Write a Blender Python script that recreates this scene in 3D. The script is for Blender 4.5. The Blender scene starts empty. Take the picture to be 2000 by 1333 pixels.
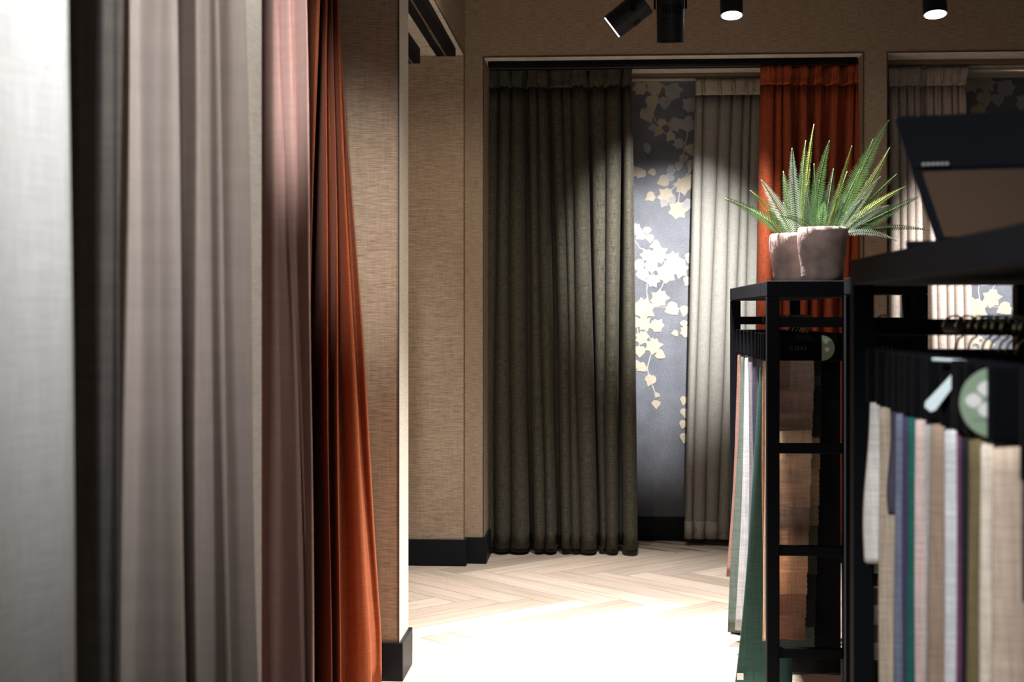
import bpy, bmesh, math, random
from mathutils import Vector, Matrix, noise
random.seed(7)
R = math.radians
S = bpy.context.scene
C = S.collection

# ------------------------------------------------------------------ camera
F = 2778.0                       # focal length in px of the 2000 px frame (50 mm)
TH = math.atan(180.0 / F)        # yaw to the left of the room axis (+Y)
CT, ST = math.cos(TH), math.sin(TH)
EYE, HOR = 1.30, 615.0
cam_d = bpy.data.cameras.new('camera'); cam = bpy.data.objects.new('camera', cam_d); C.objects.link(cam)
cam.location = (0, 0, EYE); cam.rotation_euler = (R(90), 0, TH)
cam_d.lens = 50.0; cam_d.sensor_width = 36.0; cam_d.shift_y = -(666.5 - HOR) / 2000.0
cam_d.clip_start = 0.05
cam_d.dof.use_dof = True; cam_d.dof.focus_distance = 5.7; cam_d.dof.aperture_fstop = 4.5
S.camera = cam
S.view_settings.view_transform = 'Standard'; S.view_settings.look = 'None'
S.view_settings.gamma = 1.0; S.view_settings.use_curve_mapping = False
S.view_settings.exposure = 1.0

# ------------------------------------------------------------------ world and lamps
w = bpy.data.worlds.new('world'); S.world = w; w.use_nodes = True
w.node_tree.nodes['Background'].inputs[0].default_value = (0.62, 0.74, 1.0, 1)
w.node_tree.nodes['Background'].inputs[1].default_value = 0.015

def spot(name, loc, target, watt, deg, blend=0.6, rad=0.04, col=(1, 0.97, 0.93)):
    d = bpy.data.lights.new(name, 'SPOT'); o = bpy.data.objects.new(name, d); C.objects.link(o)
    d.energy = watt; d.spot_size = R(deg); d.spot_blend = blend; d.shadow_soft_size = rad; d.color = col
    o.location = loc
    o.rotation_euler = (Vector(target) - Vector(loc)).to_track_quat('-Z', 'Y').to_euler()
    return o
COOL = (0.93, 0.96, 1.0); NEU = (1, 0.98, 0.965); WARM = (1.0, 0.86, 0.70)
# (name, place, aim, watt, cone, blend, radius, colour): every one sits in a ceiling spotlight
LAMPS = [
    ('niche_spot',   (0.55, 5.60, 2.92), (0.33, 8.10, 1.42), 820, 31, 1.0, 0.03, NEU),
    ('niche_spot',   (2.15, 5.60, 2.92), (1.98, 8.10, 1.25), 800, 29, 1.0, 0.03, NEU),
    ('floor_spot',   (0.34, 5.00, 2.92), (0.40, 4.85, 0.0), 1100, 70, 0.95, 0.05, (1, 0.98, 0.97)),
    ('floor_spot',   (0.10, 6.30, 2.92), (0.10, 6.20, 0.0), 400, 74, 0.95, 0.05, NEU),
    ('curtain_spot', (0.30, 1.00, 2.92), (-0.70, 1.50, 2.10), 170, 56, 0.9, 0.05, COOL),
    ('curtain_spot', (0.25, 1.95, 2.92), (-0.70, 2.42, 1.95), 90, 60, 0.9, 0.05, NEU),
    ('curtain_spot', (-0.24, 0.55, 2.92), (-0.76, 3.58, 2.02), 430, 15, 1.0, 0.10, NEU),
    ('curtain_spot', (0.60, 3.60, 2.92), (-0.76, 3.90, 1.5), 35, 60, 1.0, 0.05, NEU),  # weak side fill added to brighten the pink and orange curtains
    ('pillar_spot',  (0.55, 4.10, 2.92), (-0.80, 5.0, 0.5), 80, 60, 1.0, 0.05, WARM),
    ('rack_spot',    (-0.25, 3.30, 2.92), (0.66, 4.80, 1.50), 42, 26, 0.9, 0.04, NEU),
    ('rack_spot',    (-0.35, 0.95, 2.92), (0.52, 2.15, 0.80), 170, 38, 0.9, 0.04, NEU),
    ('wall_spot',    (-0.30, 5.60, 2.92), (-0.95, 7.3, 0.9), 45, 70, 1.0, 0.05, WARM),
]
for l in LAMPS: spot(*l)
# soft cool fill light added behind the camera
ad = bpy.data.lights.new('rear_fill', 'AREA'); ao = bpy.data.objects.new('rear_fill', ad); C.objects.link(ao)
ad.shape = 'RECTANGLE'; ad.size = 3.5; ad.size_y = 2.2; ad.energy = 7; ad.color = (0.85, 0.92, 1.0)
ao.location = (1.4, -3.4, 1.6); ao.rotation_euler = (R(90), 0, 0)

# ------------------------------------------------------------------ helpers
def ratio(px):
    u = (px - 1000.0) / F
    return (u * CT - ST) / (u * ST + CT)
def atY(px, py, Y):
    X = ratio(px) * Y; d = -ST * X + CT * Y
    return Vector((X, Y, EYE + (HOR - py) / F * d))
def atX(px, X): return X / ratio(px)          # depth Y where the sight line meets plane X

def link(name, me, parent=None, mats=None):
    o = bpy.data.objects.new(name, me); C.objects.link(o)
    if mats:
        for m in (mats if isinstance(mats, (list, tuple)) else [mats]): me.materials.append(m)
    if parent: o.parent = parent
    return o
def obj(name, bm, mat, parent=None, smooth=False, kind=None):
    me = bpy.data.meshes.new(name)
    bmesh.ops.recalc_face_normals(bm, faces=bm.faces[:]) if not smooth == 'keep' else None
    bm.to_mesh(me); bm.free()
    if smooth:
        for p in me.polygons: p.use_smooth = True
    o = link(name, me, parent, mat)
    if kind: o['kind'] = kind
    return o
def thing(name, label, cat, loc=(0, 0, 0), group=None):
    o = bpy.data.objects.new(name, None); C.objects.link(o); o.location = loc
    o.empty_display_size = 0.05
    return tag(o, label, cat, group)
def tag(o, label, cat, group=None):
    o['label'] = label; o['category'] = cat
    if group: o['group'] = group
    return o
def under(parent, *objs):                       # parent meshes built in world space to a thing at its base
    for o in objs:
        o.parent = parent; o.location = Vector(o.location) - Vector(parent.location)

def box(bm, x0, x1, y0, y1, z0, z1, bev=0.0, mi=0):
    r = bmesh.ops.create_cube(bm, size=1.0)
    vs = r['verts']
    for v in vs:
        v.co = Vector(((x0 + x1) / 2 + v.co.x * (x1 - x0), (y0 + y1) / 2 + v.co.y * (y1 - y0), (z0 + z1) / 2 + v.co.z * (z1 - z0)))
    fs = {f for v in vs for f in v.link_faces}
    for f in fs: f.material_index = mi
    if bev:
        es = list({e for v in vs for e in v.link_edges})
        bmesh.ops.bevel(bm, geom=es, offset=bev, segments=2, affect='EDGES', profile=0.6)
def bx(*a, **k):
    bm = bmesh.new(); box(bm, *a, **k); return bm
def cyl(bm, p0, p1, r0, r1=None, n=24, cap=True):
    p0, p1 = Vector(p0), Vector(p1); r1 = r0 if r1 is None else r1
    q = (p1 - p0).to_track_quat('Z', 'Y')
    a, b = [], []
    for i in range(n):
        t = 2 * math.pi * i / n; d = q @ Vector((math.cos(t), math.sin(t), 0))
        a.append(bm.verts.new(p0 + d * r0)); b.append(bm.verts.new(p1 + d * r1))
    for i in range(n): bm.faces.new((a[i], a[(i + 1) % n], b[(i + 1) % n], b[i]))
    if cap: bm.faces.new(a[::-1]); bm.faces.new(b)
def tube(bm, pts, r, n=8):
    pts = [Vector(p) for p in pts]; rings = []
    for i, p in enumerate(pts):
        d = (pts[min(i + 1, len(pts) - 1)] - pts[max(i - 1, 0)]).normalized()
        q = d.to_track_quat('Z', 'Y')
        rings.append([bm.verts.new(p + q @ Vector((math.cos(2 * math.pi * k / n) * r, math.sin(2 * math.pi * k / n) * r, 0))) for k in range(n)])
    for a, b in zip(rings, rings[1:]):
        for k in range(n): bm.faces.new((a[k], a[(k + 1) % n], b[(k + 1) % n], b[k]))
    bm.faces.new(rings[0][::-1]); bm.faces.new(rings[-1])
def lathe(bm, prof, c=(0, 0, 0), n=48, wob=None):
    rings = []
    for (r, z) in prof:
        ring = []
        for i in range(n):
            t = 2 * math.pi * i / n; rr = r
            if wob: rr = wob(r, z, t)
            ring.append(bm.verts.new((c[0] + rr * math.cos(t), c[1] + rr * math.sin(t), c[2] + z)))
        rings.append(ring)
    for a, b in zip(rings, rings[1:]):
        for i in range(n): bm.faces.new((a[i], a[(i + 1) % n], b[(i + 1) % n], b[i]))
    bm.faces.new(rings[0][::-1]); bm.faces.new(rings[-1])
def text_mesh(name, txt, size, mat, mtx, parent=None, extrude=0.0004):
    cu = bpy.data.curves.new(name, 'FONT'); cu.body = txt; cu.size = size; cu.extrude = extrude
    cu.offset = -size * 0.022; cu.space_character = 1.12; cu.align_x = 'CENTER'; cu.align_y = 'CENTER'
    t = bpy.data.objects.new(name, cu); C.objects.link(t)
    bpy.context.view_layer.update()
    me = bpy.data.meshes.new_from_object(t.evaluated_get(bpy.context.evaluated_depsgraph_get()))
    bpy.data.objects.remove(t); me.name = name
    me.transform(mtx)
    me.materials.clear()
    return link(name, me, parent, mat)

# ------------------------------------------------------------------ materials
def new_mat(name):
    m = bpy.data.materials.new(name); m.use_nodes = True
    nt = m.node_tree; b = nt.nodes['Principled BSDF']
    return m, nt, b
def N(nt, typ, **kw):
    n = nt.nodes.new(typ)
    for k, v in kw.items(): setattr(n, k, v)
    return n
def plain(name, col, rough=0.5, metal=0.0, emit=None, estr=0.0, var=0.12, spec=0.4):
    m, nt, b = new_mat(name)
    no = N(nt, 'ShaderNodeTexNoise'); no.inputs['Scale'].default_value = 35
    mx = N(nt, 'ShaderNodeMix', data_type='RGBA')
    mx.inputs['A'].default_value = (*[c * (1 - var) for c in col], 1); mx.inputs['B'].default_value = (*[min(1, c * (1 + var)) for c in col], 1)
    nt.links.new(no.outputs['Fac'], mx.inputs['Factor']); nt.links.new(mx.outputs['Result'], b.inputs['Base Color'])
    b.inputs['Roughness'].default_value = rough; b.inputs['Metallic'].default_value = metal; b.inputs['Specular IOR Level'].default_value = spec
    if emit:
        b.inputs['Emission Color'].default_value = (*emit, 1); b.inputs['Emission Strength'].default_value = estr
    return m
def weave_nodes(nt, su, sv, src='UV'):
    tc = N(nt, 'ShaderNodeTexCoord'); outs = []
    for sc in ((su, su * 0.06, 1), (sv * 0.06, sv, 1)):
        mp = N(nt, 'ShaderNodeMapping'); mp.inputs['Scale'].default_value = sc
        nt.links.new(tc.outputs[src], mp.inputs['Vector'])
        no = N(nt, 'ShaderNodeTexNoise'); no.inputs['Scale'].default_value = 1.0; no.inputs['Detail'].default_value = 3
        no.inputs['Roughness'].default_value = 0.65
        nt.links.new(mp.outputs['Vector'], no.inputs['Vector']); outs.append(no)
    ad = N(nt, 'ShaderNodeMath', operation='ADD')
    nt.links.new(outs[0].outputs['Fac'], ad.inputs[0]); nt.links.new(outs[1].outputs['Fac'], ad.inputs[1])
    return ad
def fabric(name, col, su=260, sv=260, contrast=0.5, rough=0.95, sheen=0.0, bump=0.25, transl=0.0, transp=0.0, col2=None):
    m, nt, b = new_mat(name)
    ad = weave_nodes(nt, su, sv)
    mr = N(nt, 'ShaderNodeMapRange'); mr.inputs['From Min'].default_value = 0.7; mr.inputs['From Max'].default_value = 1.3
    nt.links.new(ad.outputs[0], mr.inputs['Value'])
    mx = N(nt, 'ShaderNodeMix', data_type='RGBA')
    lo = [c * (1 - contrast) for c in col]; hi = col2 or [min(1, c * (1 + contrast)) for c in col]
    mx.inputs['A'].default_value = (*lo, 1); mx.inputs['B'].default_value = (*hi, 1)
    nt.links.new(mr.outputs['Result'], mx.inputs['Factor']); nt.links.new(mx.outputs['Result'], b.inputs['Base Color'])
    b.inputs['Roughness'].default_value = rough; b.inputs['Specular IOR Level'].default_value = 0.12
    if sheen:
        b.inputs['Sheen Weight'].default_value = sheen; b.inputs['Sheen Roughness'].default_value = 0.45
        b.inputs['Sheen Tint'].default_value = (*[min(1, c * 1.6 + 0.15) for c in col], 1)
    bp = N(nt, 'ShaderNodeBump'); bp.inputs['Strength'].default_value = bump; bp.inputs['Distance'].default_value = 0.002
    nt.links.new(ad.outputs[0], bp.inputs['Height']); nt.links.new(bp.outputs['Normal'], b.inputs['Normal'])
    out = nt.nodes['Material Output']; last = b.outputs[0]
    if transl:
        tr = N(nt, 'ShaderNodeBsdfTranslucent'); nt.links.new(mx.outputs['Result'], tr.inputs['Color'])
        ms = N(nt, 'ShaderNodeMixShader'); ms.inputs[0].default_value = transl
        nt.links.new(last, ms.inputs[1]); nt.links.new(tr.outputs[0], ms.inputs[2]); last = ms.outputs[0]
    if transp:
        tp = N(nt, 'ShaderNodeBsdfTransparent'); ms = N(nt, 'ShaderNodeMixShader'); ms.inputs[0].default_value = transp
        nt.links.new(last, ms.inputs[1]); nt.links.new(tp.outputs[0], ms.inputs[2]); last = ms.outputs[0]
    nt.links.new(last, out.inputs['Surface'])
    return m
def grasscloth(name, dark, light):
    m, nt, b = new_mat(name)
    g = N(nt, 'ShaderNodeNewGeometry')
    def lay(sc, det=4):
        mp = N(nt, 'ShaderNodeMapping'); mp.inputs['Scale'].default_value = sc; nt.links.new(g.outputs['Position'], mp.inputs['Vector'])
        no = N(nt, 'ShaderNodeTexNoise'); no.inputs['Scale'].default_value = 1; no.inputs['Detail'].default_value = det; no.inputs['Roughness'].default_value = 0.7
        nt.links.new(mp.outputs['Vector'], no.inputs['Vector']); return no
    a = lay((20, 20, 400)); c = lay((160, 160, 9), 2)
    m1 = N(nt, 'ShaderNodeMath', operation='MULTIPLY'); m1.inputs[1].default_value = 0.2; nt.links.new(c.outputs['Fac'], m1.inputs[0])
    ad = N(nt, 'ShaderNodeMath', operation='ADD'); nt.links.new(a.outputs['Fac'], ad.inputs[0]); nt.links.new(m1.outputs[0], ad.inputs[1])
    cr = N(nt, 'ShaderNodeValToRGB'); cr.color_ramp.elements[0].position = 0.40; cr.color_ramp.elements[0].color = (*dark, 1)
    cr.color_ramp.elements[1].position = 0.78; cr.color_ramp.elements[1].color = (*light, 1)
    nt.links.new(ad.outputs[0], cr.inputs[0]); nt.links.new(cr.outputs[0], b.inputs['Base Color'])
    b.inputs['Roughness'].default_value = 0.85; b.inputs['Specular IOR Level'].default_value = 0.2
    bp = N(nt, 'ShaderNodeBump'); bp.inputs['Strength'].default_value = 0.35; bp.inputs['Distance'].default_value = 0.0015
    nt.links.new(ad.outputs[0], bp.inputs['Height']); nt.links.new(bp.outputs['Normal'], b.inputs['Normal'])
    return m
def oak(name):
    m, nt, b = new_mat(name)
    tc = N(nt, 'ShaderNodeTexCoord'); at = N(nt, 'ShaderNodeAttribute', attribute_name='tone')
    mp = N(nt, 'ShaderNodeMapping'); mp.inputs['Scale'].default_value = (2.2, 34, 1); nt.links.new(tc.outputs['UV'], mp.inputs['Vector'])
    no = N(nt, 'ShaderNodeTexNoise'); no.inputs['Scale'].default_value = 1; no.inputs['Detail'].default_value = 6; no.inputs['Roughness'].default_value = 0.62; no.inputs['Distortion'].default_value = 0.6
    nt.links.new(mp.outputs['Vector'], no.inputs['Vector'])
    cr = N(nt, 'ShaderNodeValToRGB'); e = cr.color_ramp.elements
    e[0].position = 0.3; e[0].color = (0.42, 0.335, 0.262, 1); e[1].position = 0.66; e[1].color = (0.56, 0.47, 0.392, 1)
    nt.links.new(no.outputs['Fac'], cr.inputs[0])
    mx = N(nt, 'ShaderNodeMix', data_type='RGBA', blend_type='MULTIPLY'); mx.inputs['Factor'].default_value = 1
    nt.links.new(cr.outputs[0], mx.inputs['A']); nt.links.new(at.outputs['Color'], mx.inputs['B']); nt.links.new(mx.outputs['Result'], b.inputs['Base Color'])
    b.inputs['Roughness'].default_value = 0.42; b.inputs['Specular IOR Level'].default_value = 0.35
    return m
def wallpaper(name):
    m, nt, b = new_mat(name)
    g = N(nt, 'ShaderNodeNewGeometry')
    a = N(nt, 'ShaderNodeTexNoise'); a.inputs['Scale'].default_value = 5; a.inputs['Detail'].default_value = 5
    nt.links.new(g.outputs['Position'], a.inputs['Vector'])
    mp = N(nt, 'ShaderNodeMapping'); mp.inputs['Scale'].default_value = (130, 130, 170); nt.links.new(g.outputs['Position'], mp.inputs['Vector'])
    c = N(nt, 'ShaderNodeTexNoise'); c.inputs['Scale'].default_value = 1; c.inputs['Detail'].default_value = 3; nt.links.new(mp.outputs['Vector'], c.inputs['Vector'])
    mul = N(nt, 'ShaderNodeMath', operation='MULTIPLY'); nt.links.new(a.outputs['Fac'], mul.inputs[0]); nt.links.new(c.outputs['Fac'], mul.inputs[1])
    cr = N(nt, 'ShaderNodeValToRGB'); e = cr.color_ramp.elements
    e[0].position = 0.1; e[0].color = (0.055, 0.060, 0.076, 1); e[1].position = 0.42; e[1].color = (0.15, 0.16, 0.185, 1)
    nt.links.new(mul.outputs[0], cr.inputs[0]); nt.links.new(cr.outputs[0], b.inputs['Base Color'])
    b.inputs['Roughness'].default_value = 0.55; b.inputs['Specular IOR Level'].default_value = 0.35
    return m

M_WALL = grasscloth('grasscloth', (0.155, 0.112, 0.078), (0.41, 0.315, 0.228))
M_WALL_LIT = grasscloth('grasscloth_lit', (0.38, 0.335, 0.28), (0.56, 0.515, 0.45))  # same cloth as the walls, paler to hold the light falling on it
M_FLOOR = oak('oak_herringbone')
M_CEIL = plain('ceiling_paint', (0.20, 0.17, 0.14), 0.9)
M_BASE = plain('black_skirting', (0.0035, 0.0055, 0.008), 0.5, spec=0.15)
M_TRIM = plain('dark_trim', (0.05, 0.038, 0.028), 0.6)
M_BLACK = plain('black_powder_coat', (0.0035, 0.0045, 0.0065), 0.75, spec=0.07)
M_LAMP = plain('lamp_black', (0.006, 0.007, 0.009), 0.42, spec=0.35)
M_BLACKM = plain('matt_black', (0.006, 0.007, 0.009), 0.6)
M_HEADER = plain('black_header', (0.003, 0.0035, 0.005), 0.6, spec=0.06)
M_RAIL = plain('rail_black', (0.003, 0.004, 0.0055), 0.6, spec=0.08)
M_BROWNR = plain('rail_brown', (0.12, 0.085, 0.05), 0.5)
M_SILVER = plain('rail_silver', (0.62, 0.58, 0.53), 0.25, 0.6)
M_TEXT = plain('pale_print', (0.20, 0.21, 0.22), 0.6)
M_WHITE = plain('white_print', (0.75, 0.76, 0.76), 0.6)
M_STICK = plain('sage_sticker', (0.25, 0.35, 0.25), 0.55)
M_STRAP = plain('pale_blue_plastic', (0.74, 0.88, 0.97), 0.3)
M_WIRE = plain('hook_wire', (0.55, 0.46, 0.30), 0.3, 0.9)
M_LENS = plain('lens_glow', (0.9, 0.95, 1.0), 0.2, 0, (0.9, 0.95, 1.0), 14.0)
M_WPAPER = wallpaper('navy_wallpaper')
M_LEAF1 = plain('cream_leaf_print', (0.33, 0.288, 0.222), 0.6, var=0.25)
M_LEAF2 = plain('grey_leaf_print', (0.25, 0.245, 0.25), 0.6, var=0.25)
M_LEAF3 = plain('vine_print', (0.36, 0.33, 0.28), 0.6)
# ------------------------------------------------------------------ setting
ZS = 2.642          # soffit height of every niche
ZC = 3.15           # ceiling
XW = -0.725         # plane of the left wall
XN = -1.35          # back of the left niches
YB = 7.40           # plane of the back wall
YN = 8.22           # back of the back niches
PA0, PA1 = 5.01, 5.24      # far pillar of the left wall
PB0, PB1 = 2.75, 2.975     # near pillar of the left wall
YE = 7.32           # end of the far left niche
X1, X2, X3, X4 = -0.626, 1.325, 1.45, 3.40   # openings of the two back niches
YF = -3.5
XR = 4.3

# herringbone floor: one mesh, every board a quad with its own tone and grain direction
def build_floor():
    bm = bmesh.new(); uv = bm.loops.layers.uv.new('UVMap'); tone = bm.loops.layers.color.new('tone')
    L, W = 1.0, 0.15; q2 = math.sqrt(2); g = 0.0011
    ext = (-1.5, XR + 0.1, YF - 0.1, YN + 0.1)
    def put(p0, p1, q0, q1, along_p):
        pts = [(p0 + g, q0 + g), (p1 - g, q0 + g), (p1 - g, q1 - g), (p0 + g, q1 - g)]
        wpts = [((p + q) / q2 + 0.11, (q - p) / q2 + 0.03) for p, q in pts]
        cx = sum(a for a, b in wpts) / 4; cy = sum(b for a, b in wpts) / 4
        if not (ext[0] < cx < ext[1] and ext[2] < cy < ext[3]): return
        wpts = [(min(max(a, ext[0]), ext[1]), min(max(b, ext[2]), ext[3])) for a, b in wpts]
        f = bm.faces.new([bm.verts.new((a, b, 0)) for a, b in wpts])
        t = random.uniform(0.84, 1.1); ou, ov = random.uniform(0, 40), random.uniform(0, 40)
        for lp, (p, q) in zip(f.loops, pts):
            lp[uv].uv = (p + ou, q + ov) if along_p else (q + ou, p + ov)
            lp[tone] = (t, t * random.uniform(.985, 1.0), t * 0.98, 1)
    for k in range(-90, 90):
        for m in range(-16, 17):
            ox, oy = k * W + m * L, k * W - m * L
            put(ox, ox + L, oy, oy + W, True)
            put(ox + L, ox + L + W, oy + W - L, oy + W, False)
    f = bm.faces.new([bm.verts.new(p) for p in ((ext[0], ext[2], -0.0015), (ext[1], ext[2], -0.0015), (ext[1], ext[3], -0.0015), (ext[0], ext[3], -0.0015))])
    for lp in f.loops: lp[tone] = (0.45, 0.42, 0.38, 1)
    o = obj('floor', bm, M_FLOOR, kind='structure')
    return o
build_floor()
obj('ceiling', bx(-1.5, XR + .1, YF, YN + .1, ZC, ZC + .08), M_CEIL, kind='structure')

bm = bmesh.new()                                # left wall with its niches
box(bm, XN - .1, XN, YF, YN + .1, 0, ZC)
for a, b in ((0.49, 0.715), (PB0, PB1), (PA0, PA1)):
    box(bm, XN, XW, a, b, 0, ZS, mi=0)
box(bm, XN, XW, YF, YE, ZS, ZC)
box(bm, XN, XW, YF, -1.5, 0, ZS)
box(bm, XN, XW, YE, YB + .9, 0, ZC)
for f in bm.faces:                              # pillar edges and soffits: light on them put into a paler cloth colour
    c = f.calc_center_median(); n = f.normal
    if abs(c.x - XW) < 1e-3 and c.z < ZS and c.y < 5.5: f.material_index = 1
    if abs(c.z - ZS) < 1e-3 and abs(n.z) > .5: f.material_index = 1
obj('wall_left', bm, [M_WALL, M_WALL_LIT], kind='structure')
bm = bmesh.new()                                # back wall with two niches
box(bm, XW, X1, YB, YN, 0, ZS); box(bm, X2, X3, YB, YN, 0, ZS); box(bm, X4, XR, YB, YN, 0, ZS)
box(bm, XW, XR, YB, YN, ZS, ZC)
box(bm, XW, XR, YN, YN + .1, 0, ZC)
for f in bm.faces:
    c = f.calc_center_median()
    if abs(c.z - ZS) < 1e-3: f.material_index = 1  # soffits get the colour with the light painted in
obj('wall_back', bm, [M_WALL, M_WALL_LIT], kind='structure')
obj('wall_right', bx(XR, XR + .1, YF, YN + .1, 0, ZC), M_WALL, kind='structure')

BH, BT = 0.137, 0.014
def base(name, rects):
    bm = bmesh.new()
    for x0, x1, y0, y1 in rects: box(bm, x0, x1, y0, y1, 0, BH, 0.002)
    obj(name, bm, M_BASE, kind='structure')
base('baseboard_left', [
    (XN, XN + BT, PA1, YE), (XN, XW + BT, YE - BT, YE), (XW, XW + BT, YE, YB - BT),
    (XN, XW + BT, PA0 - BT, PA0), (XW, XW + BT, PA0, PA1 + BT), (XN, XW, PA1, PA1 + BT),
    (XN, XN + BT, PB1, PA0 - BT), (XN, XW + BT, PB0 - BT, PB0), (XW, XW + BT, PB0, PB1 + BT), (XN, XW, PB1, PB1 + BT), (XN, XN + BT, 0.72, PB0 - BT)])
base('baseboard_back', [
    (XW, X1 + BT, YB - BT, YB), (X1, X1 + BT, YB, YN), (X1 + BT, X2 - BT, YN - BT, YN), (X2 - BT, X2, YB, YN),
    (X2 - BT, X3 + BT, YB - BT, YB), (X3, X3 + BT, YB, YN), (X3 + BT, X4, YN - BT, YN), (X4, XR, YB - BT, YB)])
n = 0
def trim(x0, x1, y0, y1, z0, z1):
    global n; n += 1
    obj('trim_%d' % n, bx(x0, x1, y0, y1, z0, z1), M_TRIM, kind='structure')
t = 0.005
for xe in (X1, X2, X3, X4):
    s = -1 if xe in (X1, X3) else 1
    trim(min(xe, xe + s * t), max(xe, xe + s * t), YB - .004, YB, BH, ZS + t)
trim(X1, X2, YB - .004, YB, ZS, ZS + t); trim(X3, X4, YB - .004, YB, ZS, ZS + t)
trim(XW, XW + .004, YE, YE + t, BH, ZS + t); trim(XW, XW + .004, PA1, YE, ZS, ZS + t)
trim(XW - t, XW, PA0 - .004, PA0, BH, ZS); trim(XW - t, XW, PB0 - .004, PB0, BH, ZS)

# printed wallpaper of each back niche: ground plus ivy, one mesh
LEAF = [(0, -.5), (.17, -.33), (.40, -.28), (.33, -.05), (.5, .17), (.24, .24), (.12, .42), (0, .36), (-.12, .42), (-.24, .24), (-.5, .17), (-.33, -.05), (-.40, -.28), (-.17, -.33)]
LEAFR = [(0, -.55), (.2, -.3), (.38, -.1), (.42, .12), (.28, .3), (.1, .36), (0, .3), (-.1, .36), (-.28, .3), (-.42, .12), (-.38, -.1), (-.2, -.3)]
IVY = [ # px, py, size px, turn deg, tone (1 cream, 2 grey), shape
 (1250,172,30,-20,1,0),(1278,170,34,15,1,0),(1315,178,36,10,2,0),(1274,198,30,-10,1,1),(1299,200,26,5,2,1),(1264,222,32,-15,1,1),(1348,205,30,20,2,0),
 (1293,239,18,20,1,1),(1274,249,16,-30,2,1),(1286,256,20,40,1,1),(1310,266,21,35,1,1),(1318,243,30,-12,2,0),(1344,242,34,10,2,0),(1263,285,14,15,2,1),(1265,292,15,0,2,1),
 (1326,280,22,10,2,0),(1350,292,26,-20,1,1),(1335,309,20,20,2,1),(1352,322,24,30,1,1),(1240,334,24,20,1,1),(1252,338,22,40,1,1),(1274,336,16,90,1,1),
 (1311,330,18,70,2,1),(1326,324,18,10,2,1),(1308,346,20,60,2,1),(1296,353,26,70,1,1),(1333,362,34,-10,1,0),(1350,354,30,10,1,0),(1301,382,32,15,1,0),(1271,384,21,60,1,1),
 (1325,410,36,15,1,0),(1344,399,24,70,2,1),(1297,397,18,40,2,1),(1313,390,16,-20,2,1),(1240,447,26,30,2,0),(1264,450,17,0,1,1),(1252,460,22,60,2,1),(1269,465,18,-10,1,1),
 (1281,479,21,70,1,1),(1264,498,26,30,1,0),(1287,497,34,-20,1,0),(1315,509,36,20,1,0),(1347,503,22,10,1,1),(1248,518,26,80,1,1),(1271,520,28,-60,1,0),(1302,534,40,10,1,0),(1328,526,34,-50,1,0),
 (1255,536,26,-15,2,1),(1275,548,28,20,2,0),(1343,549,20,20,1,1),(1288,583,36,10,1,0),(1258,603,44,0,1,0),(1243,605,26,-20,1,1),(1313,603,30,60,1,1),(1338,606,22,10,1,1),
 (1258,632,30,-30,1,0),(1283,636,28,-40,1,0),(1254,660,28,10,1,0),(1243,630,24,40,1,1),(1276,676,32,10,1,0),(1250,686,24,0,1,1),(1289,693,20,-60,1,1),(1240,712,24,20,1,1),(1254,718,22,60,1,1),
 (1270,742,24,20,1,1),(1283,772,12,20,1,1),(1281,789,18,0,1,1),(1319,651,14,80,1,1),(1340,648,24,20,1,0),(1336,632,16,0,1,1),(1337,782,18,15,1,1),(1338,806,20,0,1,1),(1335,828,18,10,1,1),(1337,855,22,0,1,1),
]
VINES = [[(1290,165),(1288,180),(1278,200)],[(1270,215),(1280,235),(1300,262)],[(1345,225),(1343,260),(1335,300),(1322,330),(1305,350)],[(1352,330),(1330,355),(1310,372),(1285,385)],[(1330,350),(1325,395),(1325,415)],
 [(1240,470),(1250,485),(1264,490),(1287,500),(1302,515)],[(1264,500),(1266,530),(1263,570),(1268,600)],[(1302,540),(1288,570),(1280,600),(1313,600),(1338,606)],[(1250,610),(1262,650),(1276,670)],[(1272,690),(1264,720),(1268,735),(1275,755),(1282,775)],[(1245,640),(1248,670),(1250,690)]]
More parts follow.
